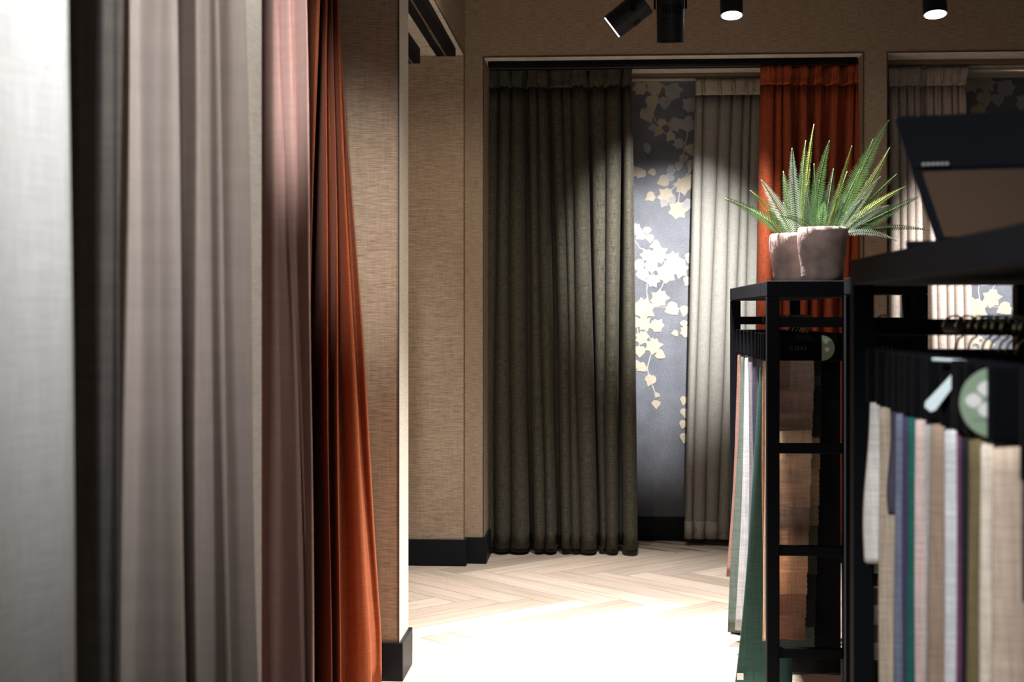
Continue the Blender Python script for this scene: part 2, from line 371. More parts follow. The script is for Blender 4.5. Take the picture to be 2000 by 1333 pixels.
def wallpaper_panel(name, x0, x1, dx_list, kindlabel):
    bm = bmesh.new()
    Y = YN - 0.004
    box(bm, x0, x1, Y, YN - 0.001, BH, ZS - 0.001, mi=0)
    def leaf(c, s, ang, mi, shape, lift):
        pts = LEAF if shape == 0 else LEAFR
        ca, sa = math.cos(ang), math.sin(ang); vs = []
        for (a, b) in pts:
            j = 1 + random.uniform(-.1, .1)
            x = (a * ca - b * sa) * s * j; z = (a * sa + b * ca) * s * j
            vs.append(bm.verts.new((min(max(c.x + x, x0), x1), Y - lift, min(max(c.z + z, BH), ZS - .002))))
        cen = bm.verts.new((min(max(c.x, x0), x1), Y - lift, c.z))
        for i in range(len(vs)): bm.faces.new((vs[i], vs[(i + 1) % len(vs)], cen)).material_index = mi
    for dx in dx_list:
        for i, ln in enumerate(VINES):
            P = [atY(px, py, Y) + Vector((dx, 0, 0)) for px, py in ln]
            if min(p.x for p in P) < x0 or max(p.x for p in P) > x1: continue
            prev = None
            for k, p in enumerate(P):
                d = (P[min(k + 1, len(P) - 1)] - P[max(k - 1, 0)]).normalized(); nrm = Vector((d.z, 0, -d.x)) * 0.0024
                a = bm.verts.new((p.x + nrm.x, Y - .0004, p.z + nrm.z)); b = bm.verts.new((p.x - nrm.x, Y - .0004, p.z - nrm.z))
                if prev: bm.faces.new((prev[0], prev[1], b, a)).material_index = 3
                prev = (a, b)
        for i, (px, py, sp, an, tn, sh) in enumerate(IVY):
            c = atY(px, py, Y) + Vector((dx, 0, 0)); s = sp * 8.2 / F * 1.12
            if c.x - s * .3 < x0 or c.x + s * .3 > x1: continue
            leaf(c, s, R(-an) + random.uniform(-.15, .15), tn, sh, 0.0006 + 0.00006 * i)
    o = obj(name, bm, [M_WPAPER, M_LEAF1, M_LEAF2, M_LEAF3], smooth='keep')
    for p in o.data.polygons: p.use_smooth = False
    o['kind'] = 'structure'
    return o
wallpaper_panel('wall_niche', X1 + .001, X2 - .001, (0, -0.72, 0.68), '')
DXW = atY(1918, 190, YN).x - atY(1270, 190, YN).x
wallpaper_panel('wall_niche_right', X3 + .001, X4 - .001, (DXW, DXW - 0.62, DXW + 0.62), '')

# ------------------------------------------------------------------ curtains
def ease(v): return v ** 0.85
def cloth(bt, bb, amp, zt, zb, place, rows=30, npc=12, g0=0.35, seed=0, rip=0.0, flat=False, over=1.14):
    """sheet of soft bulges: bounds of the folds at top (bt) and bottom (bb) along the rail, amp = depth of every fold"""
    rnd = random.Random(seed); bm = bmesh.new(); uvl = bm.loops.layers.uv.new('UVMap')
    ph = [rnd.uniform(0, 6.28) for _ in bt]; nC = len(bt) - 1
    grid = []; us = []
    for r in range(rows + 1):
        v = r / rows; z = zt + (zb - zt) * v; e = ease(v)
        g = g0 if flat else g0 + (1 - g0) * min(1, v / 0.3) ** 0.7
        b = [p + (q - p) * e + (0.004 * math.sin(6 * v + ph[i]) if 0 < i < nC else 0) for i, (p, q) in enumerate(zip(bt, bb))]
        row = []
        for i in range(nC):
            w = b[i + 1] - b[i]; mid = (b[i] + b[i + 1]) / 2
            for k in range(npc + (1 if i == nC - 1 else 0)):
                tt = k / npc
                a = mid - w / 2 * math.cos(math.pi * tt) * (1 + (over - 1) * math.sin(math.pi * min(1, v * 3) / 2) * math.sin(math.pi * tt))
                d = amp[i] * g * math.sin(math.pi * tt) ** 0.9
                d += 0.004 * math.sin(9 * v + ph[i] + 2 * tt)
                if rip and flat: d += rip * (1 - .6 * v) * math.cos(2 * math.pi * (i * npc + k) / 4.0) - .006 * v
                elif rip: d += rip * math.exp(-v * 14) * math.cos(2 * math.pi * (i * npc + k) / 4.0)
                row.append((a, d, z))
        grid.append(row)
    last = grid[-1]; acc = [0]
    for p, q in zip(last, last[1:]): acc.append(acc[-1] + math.hypot(q[0] - p[0], q[1] - p[1]))
    V = [[bm.verts.new(place(*p)) for p in row] for row in grid]
    for r in range(rows):
        for c in range(len(V[0]) - 1):
            f = bm.faces.new((V[r][c], V[r][c + 1], V[r + 1][c + 1], V[r + 1][c]))
            for lp, (rr, cc) in zip(f.loops, ((r, c), (r, c + 1), (r + 1, c + 1), (r + 1, c))):
                lp[uvl].uv = (acc[cc], grid[rr][cc][2])
    return bm
def heading(a0, a1, zt, zb, place, pitch=0.011, amp=0.010, d0=0.02, lean=0.0, seed=1, groups=3):
    """gathered pinch pleat band"""
    rnd = random.Random(seed); bm = bmesh.new(); uvl = bm.loops.layers.uv.new('UVMap')
    n = int((a1 - a0) / pitch) * 6; rows = 6; V = []
    for r in range(rows + 1):
        v = r / rows; row = []
        for k in range(n + 1):
            s = k / n; a = a0 + (a1 - a0) * s + lean * (1 - v) * (s - .3)
            pinch = 1 - 0.55 * v
            d = d0 + amp * pinch * math.cos(2 * math.pi * k / 6) + 0.007 * math.sin(2 * math.pi * s * (a1 - a0) / (pitch * groups) + seed)
            row.append((a + 0.002 * math.sin(k * 1.7 + seed), d, zt + (zb - zt) * v))
        V.append(row)
    B = [[bm.verts.new(place(*p)) for p in row] for row in V]
    for r in range(rows):
        for c in range(n):
            f = bm.faces.new((B[r][c], B[r][c + 1], B[r + 1][c + 1], B[r + 1][c]))
            for lp, (rr, cc) in zip(f.loops, ((r, c), (r, c + 1), (r + 1, c + 1), (r + 1, c))): lp[uvl].uv = (cc * .004, V[rr][cc][2])
    return bm
def solid(o, t=0.003):
    m = o.modifiers.new('thickness', 'SOLIDIFY'); m.thickness = t; m.offset = 0
    return o

M_GREEN = fabric('olive_linen', (0.055, 0.051, 0.038), 330, 330, 0.75, sheen=0.15)
M_SHEER = fabric('cream_voile', (0.38, 0.368, 0.335), 420, 420, 0.25, transl=0.35, transp=0.10, bump=0.1)
M_SHEERH = fabric('cream_voile_hem', (0.43, 0.40, 0.35), 420, 420, 0.25, transl=0.3, bump=0.1)
M_SHEERB = fabric('cream_voile_band', (0.36, 0.325, 0.265), 420, 420, 0.2, bump=0.1)
M_RUST = fabric('rust_linen', (0.29, 0.062, 0.026), 330, 330, 0.45)
M_TAUPE = fabric('taupe_linen', (0.36, 0.305, 0.265), 330, 330, 0.35)
M_WHITEC = fabric('white_linen', (0.60, 0.575, 0.54), 200, 200, 0.14, bump=0.1)
M_GREIGE = fabric('greige_velvet', (0.27, 0.225, 0.198), 70, 30, 0.09, sheen=0.35, bump=0.05)
M_PINK = fabric('dusty_pink_velvet', (0.46, 0.29, 0.255), 80, 50, 0.09, sheen=0.4, bump=0.05)
M_ORANGE = fabric('burnt_orange_velvet', (0.235, 0.060, 0.022), 260, 200, 0.22, sheen=0.25, bump=0.1)
M_CHAR = fabric('charcoal_velvet', (0.06, 0.052, 0.046), 120, 60, 0.2, sheen=0.1, bump=0.05)
M_HEMB = plain('hem_shade_black', (0.012, 0.012, 0.012), 0.9)  # shade under the curtain hems, made as a black strip

def back_curtain(name, label, tops, bots, Y0, zt, zb, mat, hmat, amp_k, valleys=(), group=None, head=0.10, lean=0.0, seed=3, g0=0.5, rip=0.006, hem=None, thick=0.003, with_shade=True):
    X = [ratio(p) * Y0 for p in tops]; Xb = [ratio(p) * Y0 for p in bots]
    amp = []
    for i in range(len(X) - 1):
        wv = Xb[i + 1] - Xb[i]
        amp.append(-0.06 if i in valleys else min(0.11, max(0.05, wv * amp_k)))
    T = thing(name, label, 'curtain', ((X[0] + X[-1]) / 2, Y0, 0), group)
    L = Vector(T.location)
    place = lambda a, d, z: Vector((a, Y0 - d, z)) - L
    solid(obj('fabric_panel', cloth(X, Xb, amp, zt - head, zb, place, seed=seed, g0=g0, rip=rip), mat, T, smooth='keep'), thick)
    T.children[0].data.polygons.foreach_set('use_smooth', [True] * len(T.children[0].data.polygons))
    if hmat:
        Xl = [x + lean * (k / (len(X) - 1) - .3) * .5 for k, x in enumerate(X)]
        o = solid(obj('pleated_heading', cloth(Xl, X, amp, zt, zt - head - .003, lambda a, d, z: place(a, d + .006, z), rows=6, npc=24, seed=seed, g0=g0, flat=True, rip=.006), hmat, T, smooth=True), 0.002)
    if with_shade:          # dark strip standing for the shade just below the face cloth
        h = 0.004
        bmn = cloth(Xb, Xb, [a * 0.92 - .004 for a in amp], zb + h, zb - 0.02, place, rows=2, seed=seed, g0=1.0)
        solid(obj('hem_shade', bmn, M_HEMB, T, smooth=True), 0.002)
    if hem:
        bmn = cloth(Xb, Xb, [a * 1.03 + .002 for a in amp], zb + hem, zb, place, rows=2, seed=seed, g0=1.0)
        solid(obj('hem_band', bmn, hmat or M_SHEERH, T, smooth=True), 0.002)
    return T
GT = [950,974,997,1020,1030,1048,1067,1076,1098,1114,1146,1152,1182,1212,1217,1234]
GB = [950,967,997,1033,1044,1065,1087,1099,1117,1134,1165,1172,1184,1206,1217,1245]
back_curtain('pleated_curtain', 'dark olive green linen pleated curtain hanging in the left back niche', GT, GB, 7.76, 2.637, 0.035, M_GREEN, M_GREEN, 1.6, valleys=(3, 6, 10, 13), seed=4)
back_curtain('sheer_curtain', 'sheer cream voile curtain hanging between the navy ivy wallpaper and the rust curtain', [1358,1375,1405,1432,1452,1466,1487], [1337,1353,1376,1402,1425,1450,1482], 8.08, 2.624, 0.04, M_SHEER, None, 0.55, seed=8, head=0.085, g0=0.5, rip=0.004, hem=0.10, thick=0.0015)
RT = [1485,1515,1528,1545,1562,1577,1590,1605,1622,1640,1655,1668,1681]
RB = [1470,1497,1520,1545,1552,1573,1578,1592,1597,1613,1626,1645,1672]
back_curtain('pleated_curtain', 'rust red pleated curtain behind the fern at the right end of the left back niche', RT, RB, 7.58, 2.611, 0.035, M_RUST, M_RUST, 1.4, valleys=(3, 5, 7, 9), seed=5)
TT = [1736,1755,1770,1783,1795,1808,1822,1840,1857,1870,1885]
TB = [1737,1754,1772,1790,1805,1820,1835,1850,1868,1885,1905]
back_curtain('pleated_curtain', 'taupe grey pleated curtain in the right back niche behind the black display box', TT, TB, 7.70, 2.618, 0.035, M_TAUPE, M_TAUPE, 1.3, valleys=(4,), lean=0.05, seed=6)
# heading band of the sheer with its pinch pleats
sh = [o for o in C.objects if o.name.startswith('sheer_curtain')][0]
X = [ratio(p) * 8.08 for p in [1358,1370,1375,1403,1407,1430,1434,1455,1458,1470,1472,1487]]
L = Vector(sh.location)
o = solid(obj('pleated_heading', cloth(X, X, [.014, .026, .014, .026, .014, .026, .013, .025, .013, .023, .013], 2.628, 2.532, lambda a, d, z: Vector((a, 8.045 - d, z)) - L, rows=4, g0=1.0, over=1.2), M_SHEERB, sh, smooth=True), .0015)

def catmull(P, per=9):
    out = []
    for i in range(len(P) - 1):
        p0, p1, p2, p3 = P[max(i - 1, 0)], P[i], P[i + 1], P[min(i + 2, len(P) - 1)]
        for k in range(per):
            t = k / per
            out.append(tuple(0.5 * (2 * b + (c - a) * t + (2 * a - 5 * b + 4 * c - d) * t * t + (3 * b - 3 * c + d - a) * t ** 3) for a, b, c, d in zip(p0, p1, p2, p3)))
    out.append(P[-1]); return out
def side_curtain(name, label, plan, zt, zb, mat, seed=2, rows=34, zref=(1.95, 0.55), with_shade=None):
    """curtain along the left wall; plan = (sight line at the top, plane X at the top, the same at the bottom) of every fold edge"""
    top = catmull([(XT / ratio(a), XT) for a, XT, b, XB in plan]); bot = catmull([(XB / ratio(b), XB) for a, XT, b, XB in plan])
    T = thing(name, label, 'curtain', ((bot[0][1] + bot[-1][1]) / 2, (bot[0][0] + bot[-1][0]) / 2, 0)); L = Vector(T.location)
    bm = bmesh.new(); uvl = bm.loops.layers.uv.new('UVMap'); rnd = random.Random(seed); ph = [rnd.uniform(0, 6.28) for _ in range(4)]
    acc = [0]
    for p, q in zip(bot, bot[1:]): acc.append(acc[-1] + math.hypot(q[0] - p[0], q[1] - p[1]))
    V = []
    z1 = zt - .1
    for r in range(rows + 1):
        z = z1 + (zb - z1) * r / rows
        v = (zref[0] - z) / (zref[0] - zref[1]); v = max(-.35, min(1.25, v)); row = []
        for c, (p, q) in enumerate(zip(top, bot)):
            y = p[0] + (q[0] - p[0]) * v; x = p[1] + (q[1] - p[1]) * v
            x += .0035 * math.sin(2.2 * z + c * .11 + ph[0]) + .002 * math.sin(5 * z + c * .23 + ph[1])
            row.append(bm.verts.new(Vector((x, y, z)) - L))
        V.append(row)
    for r in range(rows):
        for c in range(len(top) - 1):
            f = bm.faces.new((V[r][c], V[r][c + 1], V[r + 1][c + 1], V[r + 1][c]))
            for lp, cc in zip(f.loops, (c, c + 1, c + 1, c)): lp[uvl].uv = (acc[cc], lp.vert.co.z)
    o = solid(obj('fabric_panel', bm, mat, T, smooth=True), .003)
    ys = [p[0] for p in top]; xm = sum(p[1] for p in top) / len(top)
    H = heading(min(ys) + .01, max(ys) - .01, zt, zt - .104, lambda a, d, z: Vector((xm + d, a, z)) - L, pitch=0.016, seed=seed)
    solid(obj('pleated_heading', H, mat, T, smooth=True), .002)
    return T
side_curtain('pleated_curtain', 'white linen curtain nearest the camera at the far left of the photo',
    [(-420, -.80, -420, -.80), (-260, -.70, -250, -.69), (-120, -.68, -130, -.69), (10, -.685, 15, -.68), (90, -.665, 100, -.655), (131, -.65, 149, -.64), (120, -.68, 138, -.67), (60, -.76, 80, -.75)], 2.62, 0.02, M_WHITEC, seed=11)
side_curtain('pleated_curtain', 'dark charcoal curtain in shadow between the white and the greige curtain',
    [(118, -0.8733, 118, -0.8733), (150, -0.8444, 140, -0.8444), (172, -0.8106, 160, -0.8106), (200, -0.772, 190, -0.7768), (225, -0.7575, 214, -0.7623), (239, -0.7479, 229, -0.7479), (236, -0.7575, 226, -0.7575), (228, -0.772, 220, -0.772)], 2.62, 0.02, M_CHAR, seed=17)
side_curtain('pleated_curtain', 'greige velvet curtain in wide soft folds beside the near wall pillar',
    [(239, -.81, 230, -.82), (250, -.775, 236, -.79), (268, -.775, 262, -.775), (310, -.74, 310, -.735), (346, -.715, 358, -.70), (342, -.76, 352, -.745), (362, -.735, 366, -.735), (381, -.715, 389, -.695), (377, -.75, 383, -.735), (405, -.73, 415, -.715), (427, -.71, 446, -.682), (422, -.74, 439, -.72), (450, -.712, 476, -.685), (473, -.695, 506, -.66), (467, -.705, 500, -.667), (453, -.71, 484, -.682)], 2.62, 0.02, M_GREIGE, seed=12)
side_curtain('pleated_curtain', 'dusty pink velvet curtain hanging next to the burnt orange one on the left',
    [(440, -1.0, 440, -1.0), (500, -.95, 500, -.95), (525, -.875, 530, -.88), (541, -.85, 552, -.845), (551, -.84, 574, -.805), (556, -.83, 586, -.785), (568, -.81, 596, -.775), (575, -.803, 602, -.762), (584, -.785, 607, -.755), (597, -.755, 612, -.742), (594, -.775, 609, -.765), (587, -.81, 603, -.80)], 2.62, 0.02, M_PINK, seed=13)
side_curtain('pleated_curtain', 'burnt orange velvet curtain at the far end of the left wall niche beside the pillar',
    [(585, -.93, 570, -.93), (604, -.875, 585, -.87), (616, -.845, 593, -.82), (611, -.90, 588, -.88), (607, -.98, 592, -.97), (618, -.96, 612, -.95), (629, -.90, 630, -.85), (639, -.865, 643, -.80), (637, -.90, 640, -.835), (643, -.895, 650, -.87), (652, -.865, 663, -.815), (649, -.90, 657, -.87), (653, -.905, 668, -.87), (661, -.88, 690, -.825), (669, -.86, 712, -.79), (666, -.89, 708, -.815), (670, -.885, 720, -.805), (676, -.865, 732, -.785), (670, -.92, 726, -.82)], 2.62, 0.02, M_ORANGE, seed=14)

# curtain rails
def rail(name, label, x0, x1, y0, y1, z0, z1, mat, cat='curtain rail', group=None):
    T = thing(name, label, cat, ((x0 + x1) / 2, (y0 + y1) / 2, z0), group); L = T.location
    o = obj('track_profile', bx(x0 - L.x, x1 - L.x, y0 - L.y, y1 - L.y, 0, z1 - z0, bev=0.003), mat, T)
    along_x = (x1 - x0) > (y1 - y0)
    bm = bmesh.new()
    if along_x:
        m = (y0 + y1) / 2 - L.y; box(bm, x0 - L.x + .01, x1 - L.x - .01, m - .004, m + .004, -0.0015, 0.0005)
    else:
        m = (x0 + x1) / 2 - L.x; box(bm, m - .004, m + .004, y0 - L.y + .01, y1 - L.y - .01, -0.0015, 0.0005)
    obj('glider_slot', bm, M_BLACKM if mat is not M_RAIL else M_BROWNR, T)
    return T
rail('curtain_rail', 'long black curtain rail across the top of the left back niche', X1 + .012, X2 - .012, 7.50, 7.64, 2.614, ZS, M_RAIL)
rail('curtain_rail', 'slim brown soffit track the sheer cream curtain hangs from', X1 + .012, X2 - .012, 7.94, 8.06, 2.63, ZS, M_BROWNR)
rail('curtain_rail', 'brown rail above the taupe curtain in the right back niche', X3 + .012, X4 - .012, 7.60, 7.70, 2.622, ZS, M_BROWNR)
T = thing('curtain_rod', 'silver curtain rod beside the taupe curtain in the right back niche', 'curtain rod', (2.1, 7.73, 2.605))
bm = bmesh.new(); cyl(bm, (-0.16, 0, 0), (X4 - .012 - 2.1, 0, 0), 0.012); obj('rod', bm, M_SILVER, T, smooth=True)
bm = bmesh.new(); cyl(bm, (0.5, 0, 0), (0.5, 0, ZS - 2.605), 0.008); obj('bracket', bm, M_SILVER, T, smooth=True)
tr = rail('curtain_rail', 'wide black curtain track along the soffit of the empty far left niche', -0.842, -0.745, PA1 + .02, 7.12, 2.60, ZS, M_RAIL)
Lt = Vector(tr.location); bm = bmesh.new()
zz = []
for k in range(15):
    yy = 6.42 + k * .03 - Lt.y; xx = -.795 - Lt.x + (.009 if k % 2 else -.009)
    zz.append((bm.verts.new((xx, yy, -.0008)), bm.verts.new((xx, yy + .012, -.0008))))
for a, b in zip(zz, zz[1:]): bm.faces.new((a[0], a[1], b[1], b[0]))
obj('printed_mark', bm, M_TEXT, tr)
bm = bmesh.new(); box(bm, -.862 - Lt.x, -.842 - Lt.x, 6.98 - Lt.y, 7.02 - Lt.y, .030, .042); obj('mounting_clip', bm, M_TRIM, tr)
rail('curtain_rail', 'narrow black track at the back of the empty far left niche', -1.0, -0.925, PA1 + .02, 7.12, 2.565, ZS, M_RAIL)
rail('curtain_rail', 'black curtain track above the pink and orange curtains', -1.06, -0.98, PB1 + .02, PA0 - .02, 2.625, ZS, M_RAIL)
rail('curtain_rail', 'black curtain track above the white and greige curtains', -0.92, -0.84, 0.74, PB0 - .02, 2.625, ZS, M_RAIL)

# ------------------------------------------------------------------ ceiling spotlights
def spotlight(label, head, aim, rad, length, lens=True, group='ceiling track spotlights', slots=True):
    """head = centre of the lens end, aim = direction of light"""
    head = Vector(head); d = Vector(aim).normalized(); back = head - d * length
    T = thing('track_spotlight', label, 'spotlight', (back.x, back.y, ZC), group); L = Vector(T.location)
    bm = bmesh.new()
    q = d.to_track_quat('Z', 'Y')
    prof = [(rad * .90, 0.004), (rad * .90, -0.006), (rad * .97, -0.006), (rad, 0.0), (rad, -length * .38), (rad * .955, -length * .385), (rad * .955, -length * .40), (rad, -length * .405), (rad, -length * .985), (rad * .95, -length)]
    prof = [(r, z) for r, z in prof if z <= 0]
    rings = []
    n = 40
    for r_, z_ in prof:
        rings.append([bm.verts.new(head - L + q @ Vector((math.cos(2 * math.pi * i / n) * r_, math.sin(2 * math.pi * i / n) * r_, z_))) for i in range(n)])
    for a, b in zip(rings, rings[1:]):
        for i in range(n): bm.faces.new((a[i], a[(i + 1) % n], b[(i + 1) % n], b[i]))
    bm.faces.new(rings[-1])
    obj('housing', bm, M_LAMP, T, smooth=False)
    bm = bmesh.new()                            # cooling slots
    for i in range(28):
        if i > 6: continue
        t_ = 2 * math.pi * i / 28 - 2.4
        dirv = q @ Vector((math.cos(t_), math.sin(t_), 0)); tan = q @ Vector((-math.sin(t_), math.cos(t_), 0))
        c0 = head - L - d * length * .46 + dirv * (rad + .0006); c1 = head - L - d * length * .62 + dirv * (rad + .0006)
        wv = tan * rad * .07
        bm.faces.new([bm.verts.new(p) for p in (c0 - wv, c0 + wv, c1 + wv, c1 - wv)])
    obj('vent_slots', bm, M_RAIL, T)
    if lens:
        bm = bmesh.new(); cyl(bm, head - L - d * .001, head - L + d * .003, rad * .88, rad * .88, 40)
        obj('lens', bm, M_LENS, T)
    bm = bmesh.new()                            # yoke and stem up to the track
    side = d.cross(Vector((0, 1, 0))) if abs(d.y) < .9 else d.cross(Vector((0, 0, 1)))
    side = Vector((1, 0, 0)) if abs(d.x) < 0.3 else Vector((0, 1, 0))
    mid = head - L - d * length * .62
    zt_ = (ZC - .035) - L.z
    for s in (-1, 1):
        p = mid + side * s * (rad + .008)
        top = Vector((p.x, p.y, min(mid.z + rad * 2.4, zt_ - .01)))
        box(bm, p.x - .004 if side.x else p.x - .012, p.x + .004 if side.x else p.x + .012, p.y - .012 if side.x else p.y - .004, p.y + .012 if side.x else p.y + .004, p.z - .012, top.z)
    a, b = mid - side * (rad + .012), mid + side * (rad + .012)
    box(bm, min(a.x, b.x) - (.0 if side.x else .012), max(a.x, b.x) + (.0 if side.x else .012), min(a.y, b.y) - (.012 if side.x else 0), max(a.y, b.y) + (.012 if side.x else 0), top.z - .004, top.z + .004)
    obj('yoke', bm, M_BLACK, T)
    bm = bmesh.new(); cyl(bm, (mid.x, mid.y, top.z), (mid.x, mid.y, ZC - .03 - L.z), .009); obj('stem', bm, M_BLACK, T)
    return T
YS = 6.0
p = atY(1196, 53, 5.75); spotlight('tilted black spotlight aimed to the lower left under the ceiling', p, (-0.80, .12, -0.60), 0.0545, 0.165)
p = atY(1309, 82, YS); spotlight('black spotlight pointing straight down right of the tilted one', p, (0.0, 0.10, -1.0), 0.057, 0.24, lens=False)
p = atY(1429, 30, 6.75); spotlight('black cylinder spotlight with glowing lens above the rust curtain', p, (0, -.20, -1), 0.053, 0.26)
p = atY(1827, 28, 6.75); spotlight('black cylinder spotlight with glowing lens above the taupe curtain', p, (0.02, -.20, -1), 0.055, 0.26)
for (nm, loc, aim, *_r) in LAMPS:               # the spotlights that carry the scene's lamps, up on the ceiling
    d = (Vector(aim) - Vector(loc)).normalized()
    spotlight('black ceiling spotlight hung above the frame', Vector(loc) - d * 0.006, d, 0.055, 0.17, lens=False, group='spotlights above the frame')

# ------------------------------------------------------------------ racks
def rack(label, x0, x1, y0, y1, H=1.407, P=0.04, rungs=(0.875, 0.55, 0.225), front_rail=True):
    T = thing('sample_rack', label, 'display rack', ((x0 + x1) / 2, (y0 + y1) / 2, 0), 'black fabric sample racks'); L = T.location
    B = lambda a, b, c, d, e, f, bev=.003: bx(a - L.x, b - L.x, c - L.y, d - L.y, e, f, bev=bev)
    for a in (x0, x1 - P):
        for b in (y0, y1 - P): obj('post', B(a, a + P, b, b + P, 0, H - .05), M_BLACK, T)
    obj('top_panel', B(x0, x1, y0, y1, H - .05, H, .004), M_BLACK, T)
    zr0, zr1 = 1.26, 1.292
    for b in (y0 + .004, y1 - P + .004): obj('end_rail', B(x0 + P, x1 - P, b, b + P - .008, zr0, zr1), M_BLACK, T)
    for b in (y0 + .006, y1 - P + .006):
        for z in rungs: obj('rung', B(x0 + P, x1 - P, b, b + P - .012, z - .016, z + .016), M_BLACK, T)
    bm = bmesh.new(); xc = (x0 + x1) / 2 - L.x
    cyl(bm, (xc, y0 + P - .005 - L.y, 1.276), (xc, y1 - P + .005 - L.y, 1.276), .011); obj('hanging_bar', bm, M_BLACK, T, smooth=True)
    return T
RA = (0.515, 0.795, 4.55, 5.88)
RN = (0.48, 0.83, 1.45, 2.82)
RM = (0.702, 0.908, 4.06, 4.23)
rack('black metal sample rack carrying the potted ferns', *RA)
rack('blurred near black metal rack carrying the brown display box', *RN)
rack('small black rack hidden between the two larger racks', *RM)

SWATCH = {}
def sw(col, **k):
    key = (tuple(col), tuple(sorted(k.items())))
    if key not in SWATCH: SWATCH[key] = fabric('sample_cloth', col, 160, 160, k.get('contrast', 0.25), bump=0.15)
    return SWATCH[key]
def strip(x0, x1, zt, zb, y, th, spread=0.0, taper=0.0, wav=0.006, seed=0, lean=0.0, pinked=False):
    """a hanging length of cloth with real thickness and soft waves; spread shifts its hem to the left"""
    rnd = random.Random(seed); bm = bmesh.new(); uvl = bm.loops.layers.uv.new('UVMap'); ph = rnd.uniform(0, 6)
    nc, nr = 8, 22
    if pinked: nr = 22
    F_, B_ = [], []
    for r in range(nr + 1):
        v = r / nr; z = zt + (zb - zt) * v
        a0 = x0 - spread * v ** 1.2 + wav * math.sin(5 * v + ph) * v; a1 = x1 - taper * v - spread * .5 * v
        rf, rb = [], []
        for c in range(nc + 1):
            s = c / nc; xx = a0 + (a1 - a0) * s
            yy = y + wav * 1.2 * math.sin(7 * s + ph + 2 * v) * v + lean * v
            t_ = th * (0.35 + 0.65 * math.sin(min(1, v * 1.6) * math.pi / 2)) * (1 - .35 * (abs(2 * s - 1) ** 4))
            rf.append(bm.verts.new((xx, yy - t_ / 2, z))); rb.append(bm.verts.new((xx, yy + t_ / 2, z)))
        F_.append(rf); B_.append(rb)
    def q(a, b, c, d):
        f = bm.faces.new((a, b, c, d))
        for lp in f.loops: lp[uvl].uv = (lp.vert.co.x + lp.vert.co.y, lp.vert.co.z)
    for r in range(nr):
        for c in range(nc):
            q(F_[r][c], F_[r + 1][c], F_[r + 1][c + 1], F_[r][c + 1]); q(B_[r][c], B_[r][c + 1], B_[r + 1][c + 1], B_[r + 1][c])
        q(F_[r][0], B_[r][0], B_[r + 1][0], F_[r + 1][0]); q(F_[r][nc], F_[r + 1][nc], B_[r + 1][nc], B_[r][nc])
    for c in range(nc):
        q(F_[0][c], F_[0][c + 1], B_[0][c + 1], B_[0][c]); q(F_[nr][c], B_[nr][c], B_[nr][c + 1], F_[nr][c + 1])
    return bm
def pinked_strip(x0, x1, zt, zb, y, th=0.004, seed=0):
    """short sample with a zig-zag cut right side and foot"""
    bm = bmesh.new(); uvl = bm.loops.layers.uv.new('UVMap'); rnd = random.Random(seed)
    nz = max(4, int((zt - zb) / 0.008)); rows = []
    for r in range(nz + 1):
        z = zt + (zb - zt) * r / nz; e = 0.0022 * (r % 2); row = []
        for c in range(7):
            s = c / 6; xx = x0 + (x1 - e - x0) * s
            row.append((xx, y - 0.004 * math.sin(3 * s + seed) * r / nz - .006 * r / nz, z + (0.003 * math.sin(4 * s + seed) if r == nz else 0)))
        rows.append(row)
    A = [[bm.verts.new(p) for p in row] for row in rows]
    for r in range(nz):
        for c in range(6):
            f = bm.faces.new((A[r][c], A[r + 1][c], A[r + 1][c + 1], A[r][c + 1]))
            for lp in f.loops: lp[uvl].uv = (lp.vert.co.x, lp.vert.co.z)
    r_ = bmesh.ops.solidify(bm, geom=bm.faces[:], thickness=th)
    return bm
def hook(xc, L, zbar=1.276, ztag=1.24):
    bm = bmesh.new(); pts = [(xc, 0, ztag - .004), (xc, 0, ztag + .012)]
    for k in range(13):
        t_ = R(-70 + 265 * k / 12)
        pts.append((xc + .022 * math.cos(t_), 0, zbar + .022 * math.sin(t_)))
    pts[1] = (xc + .004, 0, zbar - .027)
    tube(bm, [Vector(p) for p in pts], .0022, 6)
    return bm
